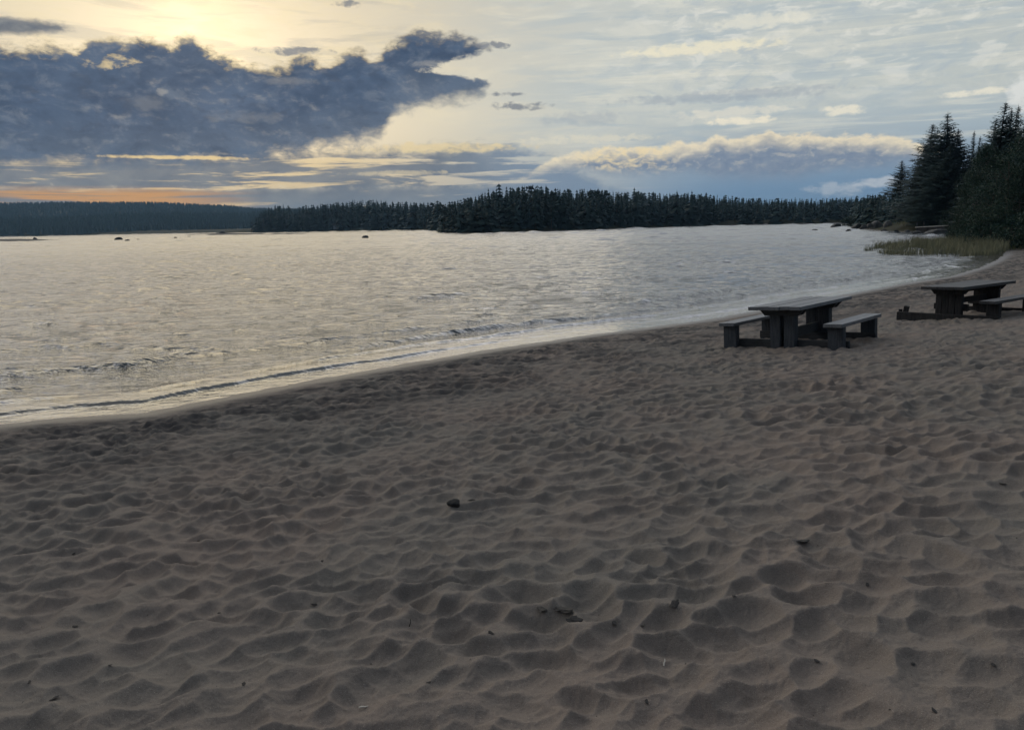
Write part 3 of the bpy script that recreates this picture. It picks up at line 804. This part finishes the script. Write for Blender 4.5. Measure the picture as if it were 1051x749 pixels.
# cabins glimpsed among the far trees
def gable(name, px, py, dist, wpx, hpx, col, label):
    p = bydist(px, dist); p.z = z_at(px, py, p); w = wpx*dist/F; h = hpx*dist/F
    o = empty(name, p, -math.atan2(p.x, p.y)); tag(o, label, 'cabin', 'cabins on the opposite shore')
    mw, nt, b = new_mat('cabin_wall'); setin(nt, b, 'Base Color', mix(nt, noise(nt, texco(nt), 1.5, 3), col, tuple(c*.75 for c in col))); setin(nt, b, 'Roughness', .8)
    bm = bmesh.new(); bx(bm, (0, 0, h*.5-1), (w, w*.7, h+2), None, .02); part('wall', bm, mw, o)
    bm = bmesh.new()
    for sy in (-1, 1): bx(bm, (0, sy*w*.21, h+w*.10), (w*1.12, w*.5, .14), (sy*R(-28), 0, 0), .02)
    part('roof', bm, m_post_dark, o)
    for k in (-1, 1):
        bm = bmesh.new(); bx(bm, (k*w*.24, -w*.35-.03, h*.55), (w*.16, .06, h*.36), None, .01); part('window', bm, m_rock_dark, o)
    return o
gable('cabin', 320, 232.2, 797, 6.5, 1.9, (.34, .36, .38), 'left one of two pale cabins low among the far trees')
gable('cabin', 347, 233.6, 758, 9, 2.2, (.30, .32, .34), 'right and longer one of two pale cabins low among the far trees')

# ------------------------------------------------------------------ reeds and bank grass
def blades(name, poly_px, n, h0, h1, mat, label, z=None, w=.014, region=None):
    rg = np.random.default_rng(hash(name) % 1000 + 3) if False else np.random.default_rng(len(name)*7+n)
    P_ = []
    poly = np.array([(hit(*p).x, hit(*p).y) for p in poly_px], np.float32)
    lo_, hi_ = poly.min(0), poly.max(0)
    while sum(len(p) for p in P_) < n:
        c = lo_ + (hi_-lo_)*rg.random((n*3, 2)); ins = np.zeros(len(c), bool); q = np.roll(poly, -1, 0)
        for (x1, y1), (x2, y2) in zip(poly, q):
            cc = (y1 > c[:,1]) != (y2 > c[:,1]); ins ^= cc & (c[:,0] < x1 + (c[:,1]-y1)*(x2-x1)/(y2-y1+1e-9))
        den = fbm(c[:,0]*.35, c[:,1]*.35, 3, 77) + .25 > rg.random(len(c))*.6
        c = c[ins & den]; P_.append(c)
    c = np.concatenate(P_)[:n].astype(np.float32)
    s = lake_s(c[:,0], c[:,1]); zb = np.maximum(ground_z(c[:,0], c[:,1], s, np.hypot(c[:,0], c[:,1])), -.35)
    hh = (h0+(h1-h0)*rg.random(n)**1.5)*(.45+1.0*np.clip(.5+1.1*vnoise(c[:,0]*.25, c[:,1]*.25, 78), 0, 1))
    a_ = rg.random(n)*6.283; ln = .10+.30*rg.random(n); ax_ = rg.random(n)*6.283
    ux, uy = np.cos(a_)*w*(.6+rg.random(n)), np.sin(a_)*w
    lx, ly = np.cos(ax_)*ln*hh, np.sin(ax_)*ln*hh
    z0 = zb-.05; b0 = np.stack([c[:,0], c[:,1], z0], 1)
    m0 = b0 + np.stack([lx*.3, ly*.3, hh*.6], 1); t0 = b0 + np.stack([lx, ly, hh*(1-.3*ln)], 1)
    u = np.stack([ux, uy, np.zeros(n)], 1)
    Vv = np.stack([b0-u, b0+u, m0+u*.8, m0-u*.8, t0], 1).reshape(-1, 3); i = np.arange(n)[:, None]*5
    me = np_mesh(name, Vv, [i+np.array([[0,1,2,3]]), i+np.array([[3,2,4]])], mat)
    return tag(link(name, me), label, 'grass', kind='stuff')
m_reed = leaf_mat('reed', (.22, .232, .13), (.33, .335, .21), .7); m_reed_g = leaf_mat('green_reed', (.075, .095, .05), (.14, .155, .075), .7)
blades('reeds', [(886,256.5),(908,261.5),(960,263.5),(1012,263),(1036,258.5),(1030,250),(1000,247.5),(965,246),(925,249.5)], 18000, .55, 1.15, m_reed, 'tan green reed bed at the water\'s edge on the right', w=.016)
blades('sparse_reeds', [(884,257),(900,259),(930,262.5),(960,250),(935,247.5),(905,252)], 500, .3, .75, m_reed_g, 'sparse dark reeds thinning out into the lake', w=.012)
blades('bank_grass', [(985,247),(1010,252),(1036,259),(1075,256),(1100,235),(1000,232),(980,240)], 7000, .25, .7, m_reed_g, 'dark grass on the bank below the leafy thicket', w=.016)
blades('shore_grass', [(880,233.0),(905,235.8),(938,237.2),(985,237.2),(992,232),(940,229.5),(900,229.5)], 6000, .25, .75, m_reed_g, 'rough grass on the stony bank by the jetty', w=.03)

# ------------------------------------------------------------------ small things on the sand
m_char, nt, b = new_mat('dark_bark'); setin(nt, b, 'Base Color', mix(nt, noise(nt, texco(nt), 30, 4), (.012, .012, .013), (.04, .034, .03))); setin(nt, b, 'Roughness', .85)
m_straw, nt, b = new_mat('pale_straw'); setin(nt, b, 'Base Color', mix(nt, noise(nt, texco(nt), 30, 4), (.55, .5, .42), (.7, .66, .58))); setin(nt, b, 'Roughness', .7)
def sand_hit(px, py):
    z = .9
    for _ in range(12):
        p = hit(px, py, z); z = surf_z(p.x, p.y)
    p.z = z; return p
def chip_mesh(seed):
    bm = bmesh.new(); bmesh.ops.create_icosphere(bm, subdivisions=3, radius=1); rg = random.Random(seed)
    from mathutils import noise as mn
    for v in bm.verts:
        v.co *= 1+.5*mn.noise(v.co*1.6+Vector((seed*5.3, 1, 2)))+.35*mn.noise(v.co*4.1+Vector((seed*2.3, 7, 2))); v.co.x *= 1.8; v.co.z *= .24
        v.co.z += .12*v.co.x*v.co.x*.4
    return bm_mesh('bark_chip', bm, m_char)
CH = [chip_mesh(k) for k in range(5)]
def chip(px, py, size, label, name='bark_chip', cat='bark', group='dark bark bits scattered on the sand', lift=.2):
    size *= .78; p = sand_hit(px, py); o = link(name, CH[random.randrange(5)]); o.location = p + Vector((0, 0, size*lift)); o.scale = (size,)*3
    o.rotation_euler = (random.uniform(-.3, .3), random.uniform(-.3, .3), random.uniform(0, 6)); return tag(o, label, cat, group)
for px, py, s_ in [(323,620,.013),(76,567,.011),(77,643,.012),(55,717,.015),(250,702,.009),(330,576,.010),(225,629,.009),(204,556,.010),(504,659,.010),(113,684,.009),
                   (838,678,.009),(937,681,.008),(1020,677,.010),(630,640,.014),(659,642,.012),(753,622,.010),(960,730,.010),(664,720,.008),(1028,498,.016),(30,700,.009),(440,700,.007),(890,600,.009)]:
    chip(px, py, s_, 'small dark bark bit lying alone on the trodden sand')
chip(578, 630, .036, 'dark charred bark slab in the foreground sand, largest of its pile', group='charred bark pile in the foreground')
chip(590, 637, .026, 'thick charred lump at the right of the bark slab', group='charred bark pile in the foreground')
chip(556, 625, .026, 'charred sliver at the left of the bark slab', group='charred bark pile in the foreground')
chip(692, 620, .020, 'dark bark piece in a hollow right of the charred pile', group=None)
chip(823, 556, .032, 'dark bark piece on the sand below the picnic table', group=None)
p = sand_hit(466, 517); o = link('stone', ROCKD[1]); o.scale = (.055, .05, .07); o.location = p + Vector((0, 0, .004)); o.rotation_euler = (0, 0, .4)
tag(o, 'dark rounded stone half buried in the middle of the sand', 'stone')
p = sand_hit(484, 516); o = link('stone', ROCKD[0]); o.scale = (.04, .02, .022); o.location = p; tag(o, 'small dark flake beside the half buried stone', 'stone')
def stick(px, py, L, r_, rz, mat, label, name, tilt=0.1):
    p = sand_hit(px, py); Vs, Fs = [], []
    tube(Vs, Fs, [(-L/2, 0, 0), (-L*.1, L*.05, L*.02), (L*.2, -L*.02, 0), (L/2, L*.03, L*.04)], [r_, r_*1.05, r_*.9, r_*.5], 7)
    o = link(name, np_mesh(name, np.concatenate(Vs), np.array(Fs), mat, True)); o.location = p + Vector((0, 0, r_+.004)); o.rotation_euler = (0, tilt, rz); return tag(o, label, 'stick')
stick(373, 727, .035, .0035, .3, m_straw, 'pale straw bit at the bottom of the sand, left of centre', 'straw')
stick(682, 681, .03, .003, 1.2, m_straw, 'pale straw bit standing out of the sand right of centre', 'straw', -.7)
stick(421, 642, .05, .0025, 1.4, m_char, 'thin dark twig stuck upright in the sand', 'twig', -.9)

# crumbs of bark, needles and cone scales too many to count
rg = np.random.default_rng(77); nL = 900
Lr = 1.6 + 9*rg.random(nL)**1.3; La = np.radians(-42 + 84*rg.random(nL))
lx_ = (Lr*np.sin(La)).astype(np.float32); ly_ = (Lr*np.cos(La)).astype(np.float32); ls_ = lake_s(lx_, ly_)
lz_ = ground_z(lx_, ly_, ls_, np.hypot(lx_, ly_)) + sand_relief(lx_, ly_, ls_)
k_ = ls_ > .8; lx_, ly_, lz_ = lx_[k_], ly_[k_], lz_[k_]; nL = len(lx_)
aL = rg.random(nL)*6.283; sz = .0018 + .0045*rg.random(nL)**3; wd = sz*(.25+.4*rg.random(nL))
c0 = np.stack([lx_, ly_, lz_+.003], 1); uL = np.stack([np.cos(aL)*sz, np.sin(aL)*sz, .3*sz*rg.normal(size=nL)], 1); vL = np.stack([-np.sin(aL)*wd, np.cos(aL)*wd, .3*wd], 1)
Vl = np.stack([c0-uL, c0+vL, c0+uL, c0-vL, c0+np.stack([0*sz, 0*sz, wd*.9], 1)], 1).reshape(-1, 3)
i5 = np.arange(nL)[:, None]*5
tag(link('litter', np_mesh('litter', Vl, [i5+np.array([[0,1,4]]), i5+np.array([[1,2,4]]), i5+np.array([[2,3,4]]), i5+np.array([[3,0,4]])], m_char)), 'tiny dark crumbs of bark and needles strewn over the sand', 'litter', kind='stuff')

# ------------------------------------------------------------------ sky
SUN_AZ, SUN_EL = azel(196, 34)
W = bpy.data.worlds.new('World'); scene.world = W; W.use_nodes = True; nt = W.node_tree
for n in list(nt.nodes): nt.nodes.remove(n)
out = nt.nodes.new('ShaderNodeOutputWorld'); bg = nt.nodes.new('ShaderNodeBackground'); nt.links.new(bg.outputs[0], out.inputs[0])
STR = .10; bg.inputs['Strength'].default_value = STR
sky = nt.nodes.new('ShaderNodeTexSky'); sky.sky_type = 'NISHITA'; sky.sun_disc = False
sky.sun_elevation = R(SUN_EL); sky.sun_rotation = R(SUN_AZ); sky.air_density = 1.0; sky.dust_density = 1.5; sky.ozone_density = 1.5
SKY = X(nt, sky.outputs[0])
D = texco(nt, 'Generated')
sp = nt.nodes.new('ShaderNodeSeparateXYZ'); nt.links.new(D.s, sp.inputs[0])
dx, dy, dz = (X(nt, sp.outputs[k]) for k in range(3))
az = dx._m('ARCTAN2', dy)*57.29578; el = dz._m('ARCSINE')*57.29578
sd = (math.sin(R(SUN_AZ))*math.cos(R(SUN_EL)), math.cos(R(SUN_AZ))*math.cos(R(SUN_EL)), math.sin(R(SUN_EL)))
cosd = dx*sd[0] + dy*sd[1] + dz*sd[2]
sunang = cosd.min(1.0).max(-1.0)._m('ARCCOSINE')*57.29578
def sc(c): return tuple(v/STR for v in c)
A0, A1, E0, E1 = -44.0, 44.0, -4.0, 32.0
u = (az - A0)/(A1-A0); 
def crv(px_pts):
    P_ = []
    for (px, py) in px_pts:
        a_, e_ = azel(px, py); P_.append(((a_-A0)/(A1-A0), (e_-E0)/(E1-E0)))
    return u.curve(P_)*(E1-E0) + E0
wv = vec(nt, az, el*1.75, 0.0)
wstr = vec(nt, az*.33, el*2.6, 3.0)
nb = noise(nt, wv, .22, 9, .60, .35)               # billows
nf = noise(nt, wv, .75, 8, .62, .25)               # edges
ns = noise(nt, wstr, .42, 8, .60, .5)              # streaks
ns2 = noise(nt, vec(nt, az*.20+el*.25, el*3.6, 9.0), .42, 7, .60, .4)
ns3 = noise(nt, vec(nt, az*.5-el*.55, el*1.9+az*.12, 20.0), .30, 8, .62, .8)   # cirrus
glow = (sunang*-1/17.0).exp(); glow2 = (sunang*-1/5.0).exp(); wide = (sunang*-1/38.0).exp()
el0 = el.max(0.0)

# clear air + thin high veil
base = mix(nt, 0.5, SKY, SKY, blend='MIX')
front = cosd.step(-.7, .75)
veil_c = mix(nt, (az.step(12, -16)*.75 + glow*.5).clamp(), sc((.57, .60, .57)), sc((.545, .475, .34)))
veil_c = mix(nt, el.step(16.5, 22)*front*.88, veil_c, mix(nt, az.step(4, -16)*az.step(-46, -26), sc((1.95, 2.04, 2.30)), sc((2.10, 1.92, 1.50))))  # unseen sky above the view, brightness added to lift the water reflections
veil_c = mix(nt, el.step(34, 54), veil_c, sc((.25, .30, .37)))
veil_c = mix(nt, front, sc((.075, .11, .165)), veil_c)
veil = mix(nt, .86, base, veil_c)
# blue air low on the right, dusk haze low on the left
lowblue = el.step(9.0, 1.5)*az.step(-8, 18)
veil = mix(nt, lowblue*.94, veil, sc((.135, .250, .405)))
lowmid = el.step(8.0, 1.0)*az.step(12, -6)
veil = mix(nt, lowmid*.75, veil, sc((.40, .385, .36)))
# cirrus and streaks
cirr = ns3.step(.47, .68)*el.step(3, 9)*front
veil = mix(nt, cirr*.45, veil, mix(nt, az.step(8, -12), sc((.78, .76, .66)), sc((.92, .78, .50))))
blueg = ns.step(.56, .40)*el.step(2.0, 6)*az.step(-6, 8)*front
veil = mix(nt, blueg*.45, veil, sc((.38, .47, .53)))
puffl = noise(nt, vec(nt, az*.45+el*.2, el*1.9, 81.0), .55, 8, .62, .6)
veil = mix(nt, ns.step(.54, .38)*az.step(-4, -10)*el.step(7, 11)*front*.42, veil, sc((.46, .44, .40)))
veil = mix(nt, puffl.step(.50, .66)*az.step(0, -8)*el.step(7, 11)*front*.35, veil, sc((.86, .72, .46)))
streak = ns2.step(.52, .66)*el.step(1.2, 5)*el.step(22, 9)*az.step(-3, 10)
veil = mix(nt, streak*.38, veil, sc((.84, .80, .66)))
puff = noise(nt, vec(nt, az*.8-el*.5, el*1.9+az*.1, 55.0), .62, 8, .62, .6)
veil = mix(nt, puff.step(.50, .66)*az.step(4, 14)*el.step(6, 11)*front*.55, veil, sc((.82, .80, .72)))
veil = mix(nt, puff.step(.47, .34)*az.step(4, 14)*el.step(5, 9)*front*.45, veil, sc((.40, .47, .53)))
# sun glow through the veil
g = mix(nt, 1.0, (0, 0, 0), sc((.75, .55, .22)))
add = nt.nodes.new('ShaderNodeMix'); add.data_type = 'RGBA'; add.blend_type = 'ADD'
nt.links.new(((sunang*-1/3.8).exp()*.50 + glow*.03).s, add.inputs[0]); nt.links.new(veil.s, add.inputs[6]); add.inputs[7].default_value = (*sc((.85, .66, .30)), 1)
S = X(nt, add.outputs[2])

# low banded cloud over the left and middle horizon: slate bands with gold between
band_top = crv([(-60,150),(60,152),(150,150),(250,150),(330,150),(420,150),(470,144),(520,144),(560,154),(600,172),(640,192),(700,215),(800,240),(900,240)])
band_m = (band_top - el + (nf-.5)*2.2).step(-.2, 1.2)
bn = noise(nt, vec(nt, az*.16, el*1.9, 31.0), .72, 7, .62, .35)
bands = bn.step(.37, .47)*band_m
S = mix(nt, band_m*.55*az.step(-2, -14), S, sc((.80, .58, .26)))
bandc = mix(nt, nb.step(.35, .7), sc((.095, .135, .20)), sc((.20, .225, .26)))
bandc = mix(nt, az.step(-6, 3), bandc, sc((.185, .255, .355)))
S = mix(nt, bands*.88, S, bandc)
# ember strip under the bands at the far left
ember = el.step(1.2, 1.8)*el.step(3.2, 2.5)*az.step(-17, -25)
en = noise(nt, vec(nt, az*.12, el*4.0, 44.0), .6, 5, .6, .3).step(.40, .56)
S = mix(nt, ember*(en*.80+.04), S, sc((.80, .37, .065)))

def cloud(top, bot, at, ab, st, sb, f=nf, big=nb, kb=1.0):
    n = (f-.5)*1.0 + (big-.5)*kb
    t = (crv(top) - el + n*at); b_ = (el - crv(bot) + n*ab)
    return t.step(-st*.5, st), b_.step(-sb*.5, sb), t, b_
# the big slate cloud in front of the sun
top1 = [(-300,60),(-60,50),(0,46),(40,48),(70,52),(88,44),(100,38),(125,41),(150,36),(175,42),(190,38),(215,50),(232,58),(250,64),(275,66),(292,62),(310,56),(330,62),(348,58),(366,50),(384,58),(396,46),(410,36),(425,31),(445,33),(470,36),(492,42),(505,52),(512,75),(516,104),(530,130)]
bot1 = [(-300,180),(-60,176),(0,174),(60,172),(150,172),(230,169),(300,161),(340,151),(370,147),(388,145),(398,132),(405,118),(425,111),(450,107),(480,103),(496,97),(504,80),(510,66),(518,50),(530,30)]
t1, b1, dt, db = cloud(top1, bot1, 2.3, 1.9, .46, .9, kb=.8)
side = az.step(-120, -80)
xe = azel(507, 75)[0]
wedge = ((el-azel(480, 70)[1])*(el-azel(480, 70)[1])*-1/.55).exp()*4.2
endf = (az*-1 + xe - wedge + (nf-.5)*5.0 + (nb-.5)*3.0).step(-.4, .9)
m1 = t1*b1*side*endf
c1_ = mix(nt, nb.step(.33, .68), sc((.031, .063, .128)), sc((.076, .122, .205)))
c1_ = mix(nt, nf.step(.52, .75)*.40, c1_, sc((.21, .24, .285)))
lowl = (db).step(3.5, .2)
c1_ = mix(nt, lowl*.38, c1_, sc((.16, .195, .245)))
rim = dt.step(.75, .0)*glow.step(.08, .8)
c1_ = mix(nt, rim*.85, c1_, sc((.95, .72, .34)))
rim2 = dt.step(.5, .0)
c1_ = mix(nt, rim2*.35, c1_, sc((.55, .50, .40)))
# a torn hole with bright edge
ha, he = azel(104, 63)
hole = ((az-ha)*(az-ha)/3.0 + (el-he)*(el-he)/.16 + (nf-.5)*10.0 + (nb-.5)*4.0).step(1.3, -.4)
c1_ = mix(nt, hole*.8, c1_, sc((.80, .62, .33)))
wu = vec(nt, az - (az*0+SUN_AZ-az)*0.03, el*1.75+.55, 0.0)
emb = (nb - noise(nt, wu, .22, 9, .60, .35))*2.2 + (nf - noise(nt, wu, .75, 8, .62, .25))*.9 + .42
c1_ = mix(nt, emb.step(.45, 1.0)*.45, c1_, mix(nt, glow.step(.1, .8), sc((.21, .25, .31)), sc((.44, .40, .33))))
c1_ = mix(nt, emb.step(.40, .0)*.4, c1_, sc((.030, .052, .100)))
nm_ = noise(nt, vec(nt, az, el*1.6, 70.0), .50, 8, .62, .5)
c1_ = mix(nt, nm_.step(.53, .68)*.36, c1_, sc((.20, .235, .285)))
c1_ = mix(nt, nm_.step(.44, .32)*.6, c1_, sc((.042, .066, .118)))
for (px, py, wa, he_, op) in ((452, 66, 2.6, .25, .4), (165, 94, .4, .25, .5), (250, 120, 2.6, .4, .2), (300, 84, 2.0, .25, .25), (150, 105, 1.4, .5, .2)):
    a_, e_ = azel(px, py)
    hq = (((az-a_)/wa)*((az-a_)/wa) + ((el-e_)/he_)*((el-e_)/he_) + (nf-.5)*6.0).step(1.4, -.2)
    c1_ = mix(nt, hq*op, c1_, sc((.42, .40, .36)))
S = mix(nt, m1*.97, S, c1_)
# strip of ragged cloud at the upper left corner
t2, b2, _, _ = cloud([(-200,10),(0,16),(25,19),(50,22),(75,30),(100,40),(120,60)], [(-200,40),(0,36),(30,36),(55,34),(80,34),(100,36),(120,40)], 1.2, .8, .35, .3, kb=.3)
S = mix(nt, t2*b2*side*.92, S, mix(nt, nf.step(.4, .7), sc((.10, .125, .17)), sc((.22, .235, .25))))
# loose dark scraps
for (px, py, wa, he_) in ((358, 4, .9, .22), (535, 109, 1.9, .26), (514, 97, 1.2, .16), (300, 53, 2.4, .26), (505, 47, 1.2, .22)):
    a_, e_ = azel(px, py)
    sc_m = (((az-a_)/wa)*((az-a_)/wa) + ((el-e_)/he_)*((el-e_)/he_) + (nf-.5)*9.0 + (nb-.5)*3.0).step(1.5, -.2)
    S = mix(nt, sc_m*.75, S, sc((.15, .175, .225)))
# cumulus bank low on the right: lit top, slate underside
top3 = [(500,190),(535,182),(560,166),(580,158),(600,154),(640,150),(668,151),(690,147),(720,146),(735,138),(752,142),(775,138),(792,132),(800,137),(825,136),(850,139),(875,138),(900,139),(925,141),(945,147),(970,156),(1000,172),(1051,190),(1300,190)]
bot3 = [(500,190),(535,183),(560,178),(590,177),(620,180),(660,181),(700,180),(740,184),(780,186),(820,184),(850,178),(900,174),(940,168),(970,165),(1000,172),(1051,190),(1300,190)]
t3, b3, d3, e3 = cloud(top3, bot3, 1.2, 1.0, .22, .9, kb=.5)
lit = d3.step(1.35, .05)
nl = noise(nt, wv, 1.15, 7, .6, .4)
c3 = mix(nt, (nl-.5)*1.4+.45, sc((.15, .205, .305)), sc((.29, .33, .395)))
w3 = vec(nt, az - .25, el*1.75+.50, 0.0)
emb3 = (nl - noise(nt, w3, 1.15, 7, .6, .4))*2.4 + (nf - noise(nt, w3, .75, 8, .62, .25))*1.2 + .35
c3 = mix(nt, emb3.step(.35, .95)*d3.step(3.2, .3)*.5, c3, sc((.78, .70, .54)))
c3 = mix(nt, (lit*(.55+.9*(nl))).clamp()*.92, c3, sc((.93, .80, .56)))
gl = ((az - azel(640, 165)[0])*(az - azel(640, 165)[0])/20.0).step(1.0, .0)*e3.step(.0, .9)
c3 = mix(nt, gl*nl.step(.42, .62)*.75, c3, sc((.92, .74, .42)))
S = mix(nt, t3*b3*.95, S, c3)
# grey bars and small bright puffs over the bank
for (px, py, wa, he_, colr_, op) in ((745, 99, 7.5, .42, (.33, .38, .44), .55), (600, 122, 3.0, .5, (.36, .41, .46), .45), (760, 124, 2.6, .25, (.92, .84, .66), .9), (750, 115, 4.0, .35, (.80, .76, .64), .7), (866, 113, 1.5, .35, (.88, .82, .66), .85),
                                   (1000, 95, 1.8, .22, (.90, .84, .68), .8), (720, 50, 5.5, .42, (.92, .84, .62), .75), (780, 22, 3.4, .5, (.86, .82, .68), .6), (905, 187, 1.6, .35, (.62, .64, .66), .7), (860, 194, 1.8, .5, (.55, .59, .63), .6),
                                   (1050, 95, .8, 1.2, (.80, .80, .76), .8), (450, 152, 6.0, .35, (.86, .68, .36), .7), (600, 143, 5.0, .30, (.80, .74, .58), .6), (190, 162, 5.0, .13, (.95, .70, .33), .85), (410, 178, 3.5, .2, (.75, .62, .40), .6)):
    a_, e_ = azel(px, py)
    q = (((az-a_)/wa)*((az-a_)/wa) + ((el-e_)/he_)*((el-e_)/he_) + (nl-.5)*3.6 + (nf-.5)*3.0).step(1.5, .0)
    S = mix(nt, q*op, S, sc(colr_))
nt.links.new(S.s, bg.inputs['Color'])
W.cycles.sampling_method = 'MANUAL'; W.cycles.sample_map_resolution = 1024

# sun, veiled by cloud: a broad soft lamp
sl = bpy.data.lights.new('sun', 'SUN'); so = bpy.data.objects.new('sun', sl); COL.objects.link(so)
sl.energy = .50; sl.angle = R(60); sl.color = (1.0, .83, .58)
so.rotation_euler = Vector(sd).to_track_quat('Z', 'Y').to_euler()

# ------------------------------------------------------------------ haze
m_haze = bpy.data.materials.new('haze'); m_haze.use_nodes = True; nt = m_haze.node_tree
for n in list(nt.nodes): nt.nodes.remove(n)
o_ = nt.nodes.new('ShaderNodeOutputMaterial'); pv = nt.nodes.new('ShaderNodeVolumePrincipled')
pv.inputs['Color'].default_value = (.42, .70, 1.0, 1); pv.inputs['Density'].default_value = .00010; pv.inputs['Anisotropy'].default_value = .2
nt.links.new(pv.outputs[0], o_.inputs['Volume'])
bm = bmesh.new(); bmesh.ops.create_cube(bm, size=1)
for v in bm.verts: v.co = Vector((v.co.x*13000, v.co.y*13000, -8 + (v.co.z+.5)*168))
HAZE = True
if HAZE:
    h_ = link('haze', bm_mesh('haze', bm, m_haze)); tag(h_, 'thin evening haze over the lake', 'haze', kind='stuff')

scene.view_settings.view_transform = 'Standard'; scene.view_settings.look = 'None'
scene.view_settings.exposure = 0.0; scene.view_settings.gamma = 1.0; scene.view_settings.use_curve_mapping = False
scene.cycles.max_bounces = 6; scene.cycles.diffuse_bounces = 2; scene.cycles.glossy_bounces = 3; scene.cycles.volume_bounces = 0
scene.cycles.transparent_max_bounces = 4
print('far trees', NIND, 'sun', SUN_AZ, SUN_EL)
